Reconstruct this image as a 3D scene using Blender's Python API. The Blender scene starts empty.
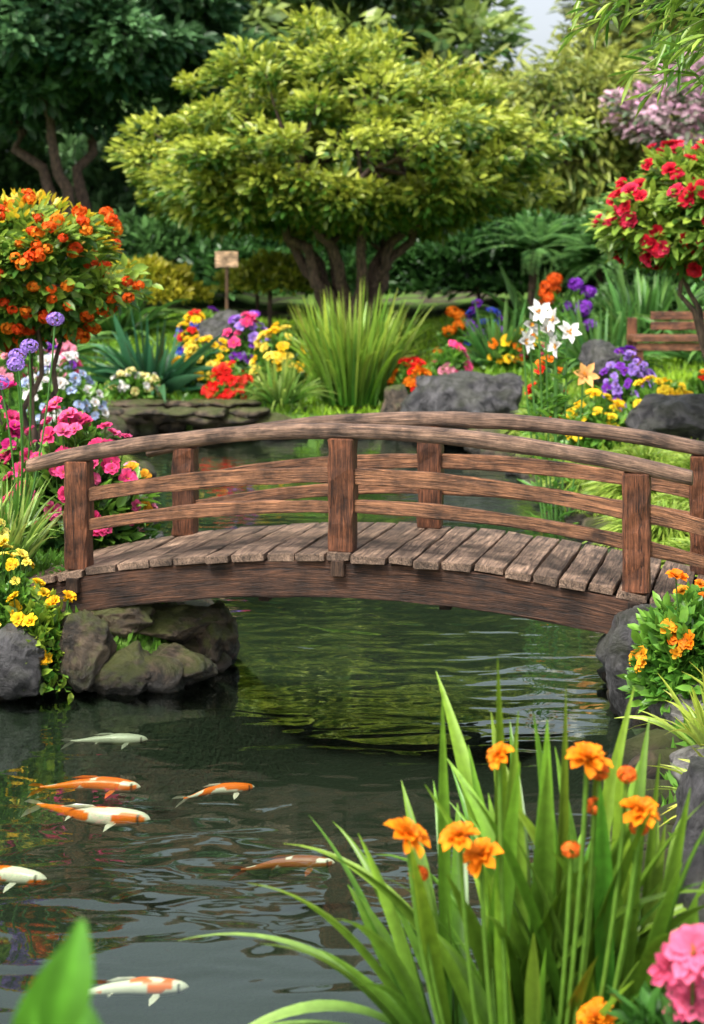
import bpy, bmesh, math, random
import numpy as np
from mathutils import Vector, noise as mnoise
rng=np.random.default_rng(7)
random.seed(7)
sc=bpy.context.scene
A=np.array
def nrm(v):
    v=np.asarray(v,float); return v/np.maximum(np.linalg.norm(v,axis=-1,keepdims=True),1e-9)
def sstep(t): t=np.clip(t,0,1); return t*t*(3-2*t)

# ---------------------------------------------------------------- materials
def newmat(name):
    m=bpy.data.materials.new(name); m.use_nodes=True; nt=m.node_tree; nt.nodes.clear()
    return m,nt,nt.nodes,nt.links
def plant_mat(name,trans=0.3,rough=0.5,spec=0.35,gain=1.0):
    m,nt,N,Lk=newmat(name)
    out=N.new('ShaderNodeOutputMaterial'); at=N.new('ShaderNodeAttribute'); at.attribute_name='Col'
    p=N.new('ShaderNodeBsdfPrincipled'); p.inputs['Roughness'].default_value=rough; p.inputs['Specular IOR Level'].default_value=spec
    t=N.new('ShaderNodeBsdfTranslucent'); mx=N.new('ShaderNodeMixShader'); mx.inputs[0].default_value=trans
    geo=N.new('ShaderNodeNewGeometry'); ns=N.new('ShaderNodeTexNoise'); ns.inputs['Scale'].default_value=25
    Lk.new(geo.outputs['Position'],ns.inputs['Vector'])
    mr=N.new('ShaderNodeMapRange'); mr.inputs['To Min'].default_value=0.6*gain; mr.inputs['To Max'].default_value=1.4*gain
    Lk.new(ns.outputs['Fac'],mr.inputs['Value'])
    ml=N.new('ShaderNodeVectorMath'); ml.operation='SCALE'
    Lk.new(at.outputs['Color'],ml.inputs[0]); Lk.new(mr.outputs[0],ml.inputs['Scale'])
    Lk.new(ml.outputs[0],p.inputs['Base Color']); Lk.new(ml.outputs[0],t.inputs['Color'])
    Lk.new(p.outputs[0],mx.inputs[1]); Lk.new(t.outputs[0],mx.inputs[2]); Lk.new(mx.outputs[0],out.inputs[0])
    return m
M_LEAF=plant_mat('leaf',0.33,0.38,0.5,1.22)
M_PETAL=plant_mat('petal',0.3,0.6,0.2,1.0)
def bark_mat():
    m,nt,N,Lk=newmat('bark'); out=N.new('ShaderNodeOutputMaterial'); p=N.new('ShaderNodeBsdfPrincipled')
    geo=N.new('ShaderNodeNewGeometry'); mp=N.new('ShaderNodeMapping'); mp.inputs['Scale'].default_value=(9,9,2)
    ns=N.new('ShaderNodeTexNoise'); ns.inputs['Scale'].default_value=2.5; ns.inputs['Detail'].default_value=6
    cr=N.new('ShaderNodeValToRGB'); cr.color_ramp.elements[0].position=.35; cr.color_ramp.elements[0].color=(.03,.02,.014,1); cr.color_ramp.elements[1].position=.7; cr.color_ramp.elements[1].color=(.17,.11,.075,1)
    bp=N.new('ShaderNodeBump'); bp.inputs['Strength'].default_value=.8; bp.inputs['Distance'].default_value=.03
    Lk.new(geo.outputs['Position'],mp.inputs[0]); Lk.new(mp.outputs[0],ns.inputs['Vector']); Lk.new(ns.outputs['Fac'],cr.inputs[0])
    Lk.new(cr.outputs[0],p.inputs['Base Color']); Lk.new(ns.outputs['Fac'],bp.inputs['Height']); Lk.new(bp.outputs[0],p.inputs['Normal'])
    p.inputs['Roughness'].default_value=.85; Lk.new(p.outputs[0],out.inputs[0]); return m
M_BARK=bark_mat()
def wood_mat():
    m,nt,N,Lk=newmat('weathered_wood'); out=N.new('ShaderNodeOutputMaterial'); p=N.new('ShaderNodeBsdfPrincipled')
    g=N.new('ShaderNodeAttribute'); g.attribute_name='grain'; c=N.new('ShaderNodeAttribute'); c.attribute_name='Col'
    mp=N.new('ShaderNodeMapping'); mp.inputs['Scale'].default_value=(1.8,38,38)
    Lk.new(g.outputs['Vector'],mp.inputs[0])
    n1=N.new('ShaderNodeTexNoise'); n1.inputs['Scale'].default_value=1.5; n1.inputs['Detail'].default_value=10; n1.inputs['Roughness'].default_value=.72; n1.inputs['Distortion'].default_value=1.2
    Lk.new(mp.outputs[0],n1.inputs['Vector'])
    cr=N.new('ShaderNodeValToRGB'); e=cr.color_ramp.elements; e[0].position=.36; e[0].color=(.08,.065,.06,1); e[1].position=.70; e[1].color=(2.0,1.9,1.75,1)
    k=e.new(.5); k.color=(.80,.75,.71,1)
    Lk.new(n1.outputs['Fac'],cr.inputs[0])
    n2=N.new('ShaderNodeTexNoise'); n2.inputs['Scale'].default_value=5; n2.inputs['Detail'].default_value=7; n2.inputs['Roughness'].default_value=.65
    Lk.new(g.outputs['Vector'],n2.inputs['Vector'])
    mr=N.new('ShaderNodeMapRange'); mr.inputs['From Min'].default_value=.32; mr.inputs['From Max'].default_value=.68; mr.inputs['To Min'].default_value=.22; mr.inputs['To Max'].default_value=1.6
    Lk.new(n2.outputs['Fac'],mr.inputs['Value'])
    m1=N.new('ShaderNodeVectorMath'); m1.operation='MULTIPLY'; Lk.new(c.outputs['Color'],m1.inputs[0]); Lk.new(cr.outputs[0],m1.inputs[1])
    m2=N.new('ShaderNodeVectorMath'); m2.operation='SCALE'; Lk.new(m1.outputs[0],m2.inputs[0]); Lk.new(mr.outputs[0],m2.inputs['Scale'])
    Lk.new(m2.outputs[0],p.inputs['Base Color'])
    bp=N.new('ShaderNodeBump'); bp.inputs['Strength'].default_value=1; bp.inputs['Distance'].default_value=.022
    Lk.new(n1.outputs['Fac'],bp.inputs['Height']); Lk.new(bp.outputs[0],p.inputs['Normal'])
    p.inputs['Roughness'].default_value=.5; p.inputs['Specular IOR Level'].default_value=.4
    Lk.new(p.outputs[0],out.inputs[0]); return m
M_WOOD=wood_mat()
def rock_mat(name,c0,c1,moss):
    m,nt,N,Lk=newmat(name); out=N.new('ShaderNodeOutputMaterial'); p=N.new('ShaderNodeBsdfPrincipled')
    geo=N.new('ShaderNodeNewGeometry')
    n1=N.new('ShaderNodeTexNoise'); n1.inputs['Scale'].default_value=5; n1.inputs['Detail'].default_value=14; n1.inputs['Roughness'].default_value=.74; n1.inputs['Distortion'].default_value=.8
    Lk.new(geo.outputs['Position'],n1.inputs['Vector'])
    cr=N.new('ShaderNodeValToRGB'); e=cr.color_ramp.elements; e[0].position=.42; e[0].color=(*c0,1); e[1].position=.66; e[1].color=(*c1,1)
    Lk.new(n1.outputs['Fac'],cr.inputs[0])
    n2=N.new('ShaderNodeTexNoise'); n2.inputs['Scale'].default_value=3.1; n2.inputs['Detail'].default_value=8
    Lk.new(geo.outputs['Position'],n2.inputs['Vector'])
    sp=N.new('ShaderNodeSeparateXYZ'); Lk.new(geo.outputs['Normal'],sp.inputs[0])
    ad=N.new('ShaderNodeMath'); ad.operation='MULTIPLY_ADD'; ad.inputs[1].default_value=.25; Lk.new(sp.outputs['Z'],ad.inputs[0]); Lk.new(n2.outputs['Fac'],ad.inputs[2])
    mr=N.new('ShaderNodeMapRange'); mr.inputs['From Min'].default_value=.56; mr.inputs['From Max'].default_value=.72; mr.inputs['To Max'].default_value=moss
    Lk.new(ad.outputs[0],mr.inputs['Value'])
    mx=N.new('ShaderNodeMix'); mx.data_type='RGBA'; Lk.new(mr.outputs[0],mx.inputs[0]); Lk.new(cr.outputs[0],mx.inputs[6]); mx.inputs[7].default_value=(.06,.075,.013,1)
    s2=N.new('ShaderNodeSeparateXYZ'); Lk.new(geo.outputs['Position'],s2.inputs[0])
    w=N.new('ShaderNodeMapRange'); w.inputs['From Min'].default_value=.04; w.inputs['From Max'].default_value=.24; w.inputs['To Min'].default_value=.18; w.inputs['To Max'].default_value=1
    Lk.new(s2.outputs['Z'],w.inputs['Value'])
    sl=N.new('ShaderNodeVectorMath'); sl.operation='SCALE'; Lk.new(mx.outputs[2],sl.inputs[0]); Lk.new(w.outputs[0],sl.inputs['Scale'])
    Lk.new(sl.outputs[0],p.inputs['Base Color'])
    bp=N.new('ShaderNodeBump'); bp.inputs['Strength'].default_value=1; bp.inputs['Distance'].default_value=.10
    Lk.new(n1.outputs['Fac'],bp.inputs['Height']); Lk.new(bp.outputs[0],p.inputs['Normal'])
    p.inputs['Roughness'].default_value=.45; p.inputs['Specular IOR Level'].default_value=.5; Lk.new(p.outputs[0],out.inputs[0]); return m
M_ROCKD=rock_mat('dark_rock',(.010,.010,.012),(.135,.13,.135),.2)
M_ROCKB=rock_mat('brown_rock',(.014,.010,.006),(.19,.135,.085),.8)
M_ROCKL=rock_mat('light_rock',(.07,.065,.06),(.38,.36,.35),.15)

# ---------------------------------------------------------------- mesh builder
class B:
    def __init__(s): s.v=[];s.c=[];s.g=[];s.n=0;s.f={3:[],4:[]};s.m={3:[],4:[]}
    def add(s,v,f,col,mat=0,grain=None):
        v=np.asarray(v,float).reshape(-1,3); col=np.broadcast_to(np.asarray(col,float),v.shape)
        s.v.append(v); s.c.append(col); s.g.append(v if grain is None else grain)
        f=np.asarray(f,int); k=f.shape[1]; s.f[k].append(f+s.n); s.m[k].append(np.full(len(f),mat)); s.n+=len(v)
    def obj(s,name,mats,smooth=True,parent=None):
        me=bpy.data.meshes.new(name); v=np.concatenate(s.v); me.vertices.add(len(v)); me.vertices.foreach_set('co',v.astype(np.float32).ravel())
        loops=[];tot=[];mi=[]
        for k in (3,4):
            if s.f[k]:
                f=np.concatenate(s.f[k]); loops.append(f.ravel()); tot.append(np.full(len(f),k)); mi.append(np.concatenate(s.m[k]))
        loops=np.concatenate(loops);tot=np.concatenate(tot);mi=np.concatenate(mi)
        me.loops.add(len(loops)); me.loops.foreach_set('vertex_index',loops.astype(np.int32))
        me.polygons.add(len(tot)); st=np.concatenate([[0],np.cumsum(tot)[:-1]])
        me.polygons.foreach_set('loop_start',st.astype(np.int32)); me.polygons.foreach_set('loop_total',tot.astype(np.int32))
        me.polygons.foreach_set('material_index',mi.astype(np.int32)); me.polygons.foreach_set('use_smooth',np.full(len(tot),smooth))
        a=me.color_attributes.new('Col','FLOAT_COLOR','POINT'); c=np.concatenate(s.c); a.data.foreach_set('color',np.hstack([np.clip(c,0,1),np.ones((len(c),1))]).astype(np.float32).ravel())
        g=me.attributes.new('grain','FLOAT_VECTOR','POINT'); g.data.foreach_set('vector',np.concatenate(s.g).astype(np.float32).ravel())
        for m in mats: me.materials.append(m)
        me.update(calc_edges=True)
        o=bpy.data.objects.new(name,me); sc.collection.objects.link(o)
        if parent: o.parent=parent
        return o
PM=[M_LEAF,M_PETAL,M_BARK,M_WOOD]

def rv(n): return nrm(rng.normal(size=(n,3)))
def mixc(a,b,k): k=np.asarray(k)[:,None]; return A(a)*(1-k)+A(b)*k
def leaf(b,c,d,n,L,W,col,fold=.12,curl=.15,mat=0,simple=False,blunt=False):
    c=np.asarray(c,float); N=len(c); d=nrm(d); s=nrm(np.cross(d,n)); n=np.cross(s,d)
    L=np.broadcast_to(L,(N,))[:,None]; W=np.broadcast_to(W,(N,))[:,None]; col=np.broadcast_to(col,(N,3))
    if simple:
        v=np.stack([c,c+d*L*.5+s*W*.5,c+d*L-n*curl*L,c+d*L*.5-s*W*.5],1)
        f=np.arange(N)[:,None]*4+A([[0,1,2,3]]); b.add(v,f,np.repeat(col,4,0),mat); return
    m=n*fold*W
    a1,w1,a2,w2=(.4,.40,.86,.44) if blunt else (.28,.46,.68,.42)
    v=np.stack([c,c+d*L*a1+s*W*w1+m,c+d*L*a2+s*W*w2+m-n*curl*L*.35,c+d*L-n*curl*L,c+d*L*a2-s*W*w2+m-n*curl*L*.35,c+d*L*a1-s*W*w1+m],1)
    i=np.arange(N)[:,None]*6
    f=np.concatenate([i+A([[0,1,2,3]]),i+A([[0,3,4,5]])])
    cc=np.repeat(col[:,None,:],6,1)*A([.7,1,1.05,1.1,1.05,1])[None,:,None]
    b.add(v,f,cc.reshape(-1,3),mat)
def bigleaf(b,c,d,n,L,W,col,K=9,curl=.3):
    """broad leaf with a rounded outline, midrib fold and droop"""
    d=nrm(A(d,));s=nrm(np.cross(d,n));n=np.cross(s,d);V=[];C=[]
    for i in range(K+1):
        t=i/K;w=W*math.sin(math.pi*min(1,t*.94+.03))**.75*.5*(1.15-.3*t);p=A(c)+d*L*t-n*curl*L*t*t
        for q in (-1,-.5,0,.5,1):
            V.append(p+s*w*q+n*abs(q)*w*.28+n*.01*math.sin(t*19+q*3)*L);C.append(A(col)*(1.0 if q else 1.5)*(.85+.3*t))
    b.add(V,[[i*5+j,i*5+j+1,i*5+j+6,i*5+j+5] for i in range(K) for j in range(4)],A(C),0)
def blades(b,base,d,L,W,droop,c0,c1,seg=6,fold=.25,mat=0,taper=2.4,side=None):
    base=np.asarray(base,float);N=len(base);d=nrm(d);L=np.broadcast_to(L,(N,));W=np.broadcast_to(W,(N,));droop=np.broadcast_to(droop,(N,))
    if side is None:
        s=nrm(np.cross(d,A([0,0,1.]))+rng.normal(size=(N,3))*.35)
    else: s=np.broadcast_to(side,(N,3))
    c0=np.broadcast_to(c0,(N,3));c1=np.broadcast_to(c1,(N,3))
    V=[];C=[]
    hor=d*A([1,1,0]); hor=hor/np.maximum(np.linalg.norm(hor,axis=1,keepdims=True),.12)
    for i in range(seg+1):
        t=i/seg; dd=droop[:,None]*L[:,None]
        p=base+d*L[:,None]*t+hor*dd*(t**2)*.45-A([0,0,1.])*dd*(t**2.6)
        w=(W*min(1,((1-t)*taper+.03))**.9*(.7+.3*min(1,t*4)))[:,None]
        nn=nrm(np.cross(s,d))
        V+= [p-s*w*.5,p-nn*w*fold,p+s*w*.5]; c=c0*(1-t)+c1*t; C+=[c,c*.72,c*.92]
    V=np.stack(V,1);C=np.stack(C,1);K=3*(seg+1);fs=[]
    for i in range(seg):
        a=3*i; fs+=[[a,a+1,a+4,a+3],[a+1,a+2,a+5,a+4]]
    f=(np.arange(N)[:,None,None]*K+A(fs)[None]).reshape(-1,4)
    b.add(V,f,C.reshape(-1,3),mat)
def tube(b,P,R,sides=8,col=(.1,.07,.05),mat=2,flat=1.0,rough=0):
    P=np.asarray(P,float);K=len(P);T=nrm(np.gradient(P,axis=0));ref=A([0,0,1.]) if abs(T[0][2])<.8 else A([1.,0,0])
    S=nrm(np.cross(T,ref));U=nrm(np.cross(S,T));R=np.broadcast_to(R,(K,)).astype(float)
    an=np.arange(sides)/sides*2*math.pi
    rr=R[:,None]*(1+rough*rng.normal(size=(K,sides))*.5)
    V=P[:,None]+S[:,None]*(np.cos(an)[None,:,None]*rr[:,:,None])+U[:,None]*(np.sin(an)[None,:,None]*rr[:,:,None]*flat)
    f=[[i*sides+j,i*sides+(j+1)%sides,(i+1)*sides+(j+1)%sides,(i+1)*sides+j] for i in range(K-1) for j in range(sides)]
    b.add(V,f,col,mat)
def curve(p0,p1,bend,n=7):
    p0=np.asarray(p0,float);p1=np.asarray(p1,float);t=np.linspace(0,1,n)[:,None]
    return p0*(1-t)+p1*t+np.asarray(bend,float)*4*t*(1-t)
def flowers(b,c,n,R,col,petals=8,layers=2,cup=.35,centre=(.5,.25,.02),wide=1.0,cs=.22,blunt=True):
    c=np.asarray(c,float);N=len(c);n=nrm(n);R=np.broadcast_to(R,(N,));col=np.broadcast_to(col,(N,3))
    u=nrm(np.cross(n,rv(N)));w=np.cross(n,u)
    for l in range(layers):
        sc_=1-.25*l
        for k in range(petals):
            a=2*math.pi*(k+.5*l)/petals+rng.normal(size=(N,1))*.12
            rad=u*np.cos(a)+w*np.sin(a)
            d=rad+n*(cup+.45*l)+rng.normal(size=(N,3))*.1
            leaf(b,c+n*(.05*l*R)[:,None],d,n-rad*.2,R*sc_*rng.uniform(.85,1.1,N),R*wide*(5.6 if blunt else 3.6)/petals*sc_,col*rng.uniform(.75,1.12,(N,1))*(1-.1*l),fold=.12,curl=.25,mat=1,blunt=blunt)
    for k in range(5):
        dd=nrm(n+rng.normal(size=(N,3))*.5); leaf(b,c+n*(R*.05)[:,None],dd,np.cross(dd,rv(N)),R*cs*1.6,R*cs,A(centre)*rng.uniform(.7,1.2,(N,1)),mat=1,simple=True)
def ballflower(b,c,R,col,n=70,sz=.5):
    for cc,r in zip(c,np.broadcast_to(R,(len(c),))):
        d=rv(n); p=cc+d*A([1,1,.75])*r*.75
        cl=A(col)*rng.uniform(.65,1.2,(n,1)); u=nrm(np.cross(d,rv(n)))
        leaf(b,p-u*r*sz*.4,u+d*.35,d,r*sz,r*sz*.85,cl,mat=1)
def green(n,a,bb,p=1.0): return mixc(a,bb,rng.random(n)**p)*rng.uniform(.75,1.2,(n,1))
DK=(.018,.06,.014);MD=(.055,.17,.022);LT=(.15,.31,.035);YG=(.29,.38,.04)
def mound(b,c,r,n,L,W,ca=DK,cb=LT,p=1.1,up=.5,inner=.55):
    d=rv(n); d[:,2]=np.abs(d[:,2])*1.0-.15
    lump=1+.16*np.sin(d[:,0]*7+c[0]*5)*np.cos(d[:,1]*6+c[1])+.1*np.sin(d[:,2]*11+c[0])
    rad=(rng.uniform(inner,1,n)**.7*lump)[:,None]
    pos=A(c)+d*rad*A(r); dd=nrm(d*A([1,1,.8])+rng.normal(size=(n,3))*.45+A([0,0,up]))
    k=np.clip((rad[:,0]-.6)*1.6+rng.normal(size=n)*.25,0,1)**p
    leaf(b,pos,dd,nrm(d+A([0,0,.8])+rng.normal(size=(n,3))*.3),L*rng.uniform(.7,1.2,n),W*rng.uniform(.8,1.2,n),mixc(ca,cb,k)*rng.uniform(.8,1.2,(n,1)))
def topdirs(n,lo=.0):
    d=rv(n); d[:,2]=np.abs(d[:,2])+lo; return nrm(d)

# ---------------------------------------------------------------- pond and terrain
POND=A([(-8,4.9),(-9.5,7.5),(-7,9.6),(-4,10.5),(-2.4,10.95),(-1.3,11.15),(-1.0,11.9),(-1.4,13.3),(-2.2,15),(-2.5,18.5),(-3.1,23),(-4.9,26.2),(-3.8,28.6),(-1.5,28.1),(1.0,27.7),(2.0,26.8),(2.4,24),(2.3,21.5),(2.6,18),(2.7,14),(2.3,12),(1.75,10.8),(1.82,9.8),(1.55,8.5),(1.4,7.3),(1.0,6.3),(.4,5.7),(-.2,5.0),(-1.5,4.6),(-4,4.3)],float)
for _ in range(2):
    q=np.roll(POND,-1,0); POND=np.stack([POND*.75+q*.25,POND*.25+q*.75],1).reshape(-1,2)
def sdist(x,y):
    x=np.asarray(x,float);y=np.asarray(y,float);best=np.full(x.shape,1e9);ins=np.zeros(x.shape,bool)
    n=len(POND)
    for i in range(n):
        ax,ay=POND[i];bx,by=POND[(i+1)%n];dx,dy=bx-ax,by-ay
        t=np.clip(((x-ax)*dx+(y-ay)*dy)/(dx*dx+dy*dy),0,1);best=np.minimum(best,(x-ax-t*dx)**2+(y-ay-t*dy)**2)
        if ay!=by:
            cnd=((ay>y)!=(by>y))&(x<(bx-ax)*(y-ay)/(by-ay)+ax);ins^=cnd
    d=np.sqrt(best);return np.where(ins,-d,d)
def hz(x,y):
    x=np.asarray(x,float);y=np.asarray(y,float);d=sdist(x,y)
    z=np.where(d<0,-.65*sstep(-d/.9),.27*sstep(d/.35))
    e=sstep(d/.7)
    mL=.38*np.exp(-(((x+2.7)/1.1)**2+((y-12.2)/1.6)**2)); mR=.42*np.exp(-(((x-3.2)/1.0)**2+((y-10.9)/1.5)**2))
    sl=.088*np.clip(y-28,0,45)+.22*sstep((np.abs(x)-2.2)/1.5)*sstep((y-12)/6)
    lump=.05*np.sin(x*1.7+y*.6)*np.cos(y*1.3-x*.4)+.03*np.sin(x*4.1)*np.sin(y*3.3)
    return z+e*(mL+mR+sl+lump)
def h1(x,y): return float(hz(A([x]),A([y]))[0])
def axis(lo,hi,fine,outer):
    a=np.arange(lo,hi,fine); k=np.cumsum(np.geomspace(fine*1.5,outer/8,26)); return np.concatenate([lo-k[::-1],a,hi+k])
gx=axis(-7,7,.12,600);gy=axis(3.5,34,.12,600)
X,Y=np.meshgrid(gx,gy);Z=hz(X.ravel(),Y.ravel())
b=B();nx,ny=len(gx),len(gy);idx=np.arange(nx*ny).reshape(ny,nx)
b.add(np.stack([X.ravel(),Y.ravel(),Z],1),np.stack([idx[:-1,:-1].ravel(),idx[:-1,1:].ravel(),idx[1:,1:].ravel(),idx[1:,:-1].ravel()],1),(.05,.1,.02))
def ground_mat():
    m,nt,N,Lk=newmat('ground'); out=N.new('ShaderNodeOutputMaterial'); p=N.new('ShaderNodeBsdfPrincipled'); geo=N.new('ShaderNodeNewGeometry')
    n1=N.new('ShaderNodeTexNoise');n1.inputs['Scale'].default_value=1.1;n1.inputs['Detail'].default_value=6;Lk.new(geo.outputs['Position'],n1.inputs['Vector'])
    n2=N.new('ShaderNodeTexNoise');n2.inputs['Scale'].default_value=30;n2.inputs['Detail'].default_value=6;Lk.new(geo.outputs['Position'],n2.inputs['Vector'])
    cr=N.new('ShaderNodeValToRGB');e=cr.color_ramp.elements;e[0].position=.42;e[0].color=(.06,.045,.03,1);e[1].position=.5;e[1].color=(.1,.2,.025,1);Lk.new(n1.outputs['Fac'],cr.inputs[0])
    mr=N.new('ShaderNodeMapRange');mr.inputs['To Min'].default_value=.4;mr.inputs['To Max'].default_value=1.5;Lk.new(n2.outputs['Fac'],mr.inputs['Value'])
    sl=N.new('ShaderNodeVectorMath');sl.operation='SCALE';Lk.new(cr.outputs[0],sl.inputs[0]);Lk.new(mr.outputs[0],sl.inputs['Scale'])
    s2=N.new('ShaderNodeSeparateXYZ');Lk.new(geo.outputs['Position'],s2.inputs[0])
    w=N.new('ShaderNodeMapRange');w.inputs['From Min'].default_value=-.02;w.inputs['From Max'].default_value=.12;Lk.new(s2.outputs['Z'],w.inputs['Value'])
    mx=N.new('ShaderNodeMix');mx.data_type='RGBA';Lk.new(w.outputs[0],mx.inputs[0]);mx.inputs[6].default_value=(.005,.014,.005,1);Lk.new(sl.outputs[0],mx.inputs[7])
    Lk.new(mx.outputs[2],p.inputs['Base Color']);p.inputs['Roughness'].default_value=.95
    bp=N.new('ShaderNodeBump');bp.inputs['Distance'].default_value=.04;Lk.new(n2.outputs['Fac'],bp.inputs['Height']);Lk.new(bp.outputs[0],p.inputs['Normal'])
    Lk.new(p.outputs[0],out.inputs[0]);return m
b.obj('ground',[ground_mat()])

# water
m,nt,N,Lk=newmat('pond_water');out=N.new('ShaderNodeOutputMaterial')
gl=N.new('ShaderNodeBsdfGlossy');gl.inputs['Roughness'].default_value=.015;gl.inputs[0].default_value=(.90,1,.93,1);tr=N.new('ShaderNodeBsdfTransparent');tr.inputs[0].default_value=(.84,.93,.80,1)
fr=N.new('ShaderNodeFresnel');fr.inputs['IOR'].default_value=1.6;mx=N.new('ShaderNodeMixShader')
geo=N.new('ShaderNodeNewGeometry');mp=N.new('ShaderNodeMapping');mp.inputs['Scale'].default_value=(.75,1.5,1);Lk.new(geo.outputs['Position'],mp.inputs[0])
n1=N.new('ShaderNodeTexNoise');n1.inputs['Scale'].default_value=2.6;n1.inputs['Detail'].default_value=1.4;n1.inputs['Distortion'].default_value=.5;Lk.new(mp.outputs[0],n1.inputs['Vector'])
n2=N.new('ShaderNodeTexNoise');n2.inputs['Scale'].default_value=.5;n2.inputs['Detail'].default_value=1;Lk.new(geo.outputs['Position'],n2.inputs['Vector'])
mr=N.new('ShaderNodeMapRange');mr.inputs['From Min'].default_value=.35;mr.inputs['From Max'].default_value=.65;mr.inputs['To Min'].default_value=.25;mr.inputs['To Max'].default_value=1.0;Lk.new(n2.outputs['Fac'],mr.inputs['Value'])
mu=N.new('ShaderNodeMath');mu.operation='MULTIPLY';Lk.new(n1.outputs['Fac'],mu.inputs[0]);Lk.new(mr.outputs[0],mu.inputs[1])
bp=N.new('ShaderNodeBump');bp.inputs['Strength'].default_value=1;bp.inputs['Distance'].default_value=.018;Lk.new(mu.outputs[0],bp.inputs['Height'])
Lk.new(bp.outputs[0],gl.inputs['Normal']);Lk.new(bp.outputs[0],fr.inputs['Normal']);Lk.new(fr.outputs[0],mx.inputs[0]);Lk.new(tr.outputs[0],mx.inputs[1]);Lk.new(gl.outputs[0],mx.inputs[2]);Lk.new(mx.outputs[0],out.inputs[0])
b=B();b.add([(-10.5,3.7,0),(4,3.7,0),(4,29.5,0),(-10.5,29.5,0)],[[0,1,2,3]],(0,0,0));b.obj('pond_water',[m])

# ---------------------------------------------------------------- rocks
_bm=bmesh.new();bmesh.ops.create_icosphere(_bm,subdivisions=5,radius=1);ICO=A([v.co[:] for v in _bm.verts]);ICF=A([[v.index for v in f.verts] for f in _bm.faces]);_bm.free()
_bm=bmesh.new();bmesh.ops.create_icosphere(_bm,subdivisions=3,radius=1);ICO3=A([v.co[:] for v in _bm.verts]);ICF3=A([[v.index for v in f.verts] for f in _bm.faces]);_bm.free()
def rockgeo(dims,big=True,cuts=12):
    v=(ICO if big else ICO3).copy();f=ICF if big else ICF3
    for _ in range(cuts):
        n=rv(1)[0];d=rng.uniform(.55,.85);s=v@n;v=v-np.outer(np.maximum(s-d,0)*.9,n)
    ph=rng.uniform(0,50,3)
    nz=A([mnoise.fractal(Vector(p*1.7+ph),.8,2.1,6 if big else 3) for p in v]);v=v*(1+.18*nz[:,None])
    a=rng.uniform(0,6.28);R=A([[math.cos(a),-math.sin(a),0],[math.sin(a),math.cos(a),0],[0,0,1]])
    return (v@R.T)*A(dims)*1.2,f
def rock(name,loc,dims,mat,**k):
    v,f=rockgeo(dims,**k);b=B();b.add(v+A(loc),f,(.1,.1,.1));return b.obj(name,[mat])
def rocks(name,lst,mat):
    b=B()
    for loc,dims in lst:
        v,f=rockgeo(dims,False,9);b.add(v+A(loc),f,(.1,.1,.1))
    return b.obj(name,[mat])
# left abutment
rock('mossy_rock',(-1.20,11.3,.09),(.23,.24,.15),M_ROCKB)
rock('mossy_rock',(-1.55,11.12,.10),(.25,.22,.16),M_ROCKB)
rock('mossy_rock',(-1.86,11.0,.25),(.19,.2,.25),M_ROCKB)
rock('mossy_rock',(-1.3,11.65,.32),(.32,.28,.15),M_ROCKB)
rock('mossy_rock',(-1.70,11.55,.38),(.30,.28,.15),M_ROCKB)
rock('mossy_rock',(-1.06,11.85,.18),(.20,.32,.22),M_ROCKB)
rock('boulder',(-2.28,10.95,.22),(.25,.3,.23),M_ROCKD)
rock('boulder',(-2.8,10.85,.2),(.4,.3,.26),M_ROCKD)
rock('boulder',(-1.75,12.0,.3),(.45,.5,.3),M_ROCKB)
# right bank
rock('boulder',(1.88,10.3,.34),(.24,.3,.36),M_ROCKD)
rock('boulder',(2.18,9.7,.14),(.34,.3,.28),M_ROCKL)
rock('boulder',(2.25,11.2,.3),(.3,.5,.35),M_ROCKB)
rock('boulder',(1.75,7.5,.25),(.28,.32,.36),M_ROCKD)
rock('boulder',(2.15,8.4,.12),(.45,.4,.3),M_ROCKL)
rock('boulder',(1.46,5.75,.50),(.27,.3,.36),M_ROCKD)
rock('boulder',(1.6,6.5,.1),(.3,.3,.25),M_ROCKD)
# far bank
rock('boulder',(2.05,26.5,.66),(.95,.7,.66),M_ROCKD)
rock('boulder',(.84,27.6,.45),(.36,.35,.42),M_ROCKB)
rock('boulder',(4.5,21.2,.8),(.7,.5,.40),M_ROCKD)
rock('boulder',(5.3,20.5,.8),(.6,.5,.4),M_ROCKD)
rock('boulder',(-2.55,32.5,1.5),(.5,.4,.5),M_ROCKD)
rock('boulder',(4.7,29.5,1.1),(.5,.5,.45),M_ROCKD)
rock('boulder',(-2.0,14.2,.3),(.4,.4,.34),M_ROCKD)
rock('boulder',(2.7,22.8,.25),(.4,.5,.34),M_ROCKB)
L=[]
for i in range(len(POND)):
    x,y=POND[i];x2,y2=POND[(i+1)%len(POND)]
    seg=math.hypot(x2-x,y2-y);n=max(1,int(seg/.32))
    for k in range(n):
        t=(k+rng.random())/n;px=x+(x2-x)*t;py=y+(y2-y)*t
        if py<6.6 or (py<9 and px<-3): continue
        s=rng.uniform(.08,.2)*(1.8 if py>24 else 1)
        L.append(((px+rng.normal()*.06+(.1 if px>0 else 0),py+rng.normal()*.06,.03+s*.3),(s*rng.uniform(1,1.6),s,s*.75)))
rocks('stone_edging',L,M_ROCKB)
L=[]
for i in range(10):
    L.append(((-4.6+i*.32+rng.normal()*.05,28.0+rng.normal()*.1,.30+.12*(i%2)),(.34,.3,.09)))
for i in range(7):
    L.append(((-4.2+i*.36,28.5,.52),(.36,.32,.07)))
rocks('flat_stone_ledge',L,M_ROCKB)

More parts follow.
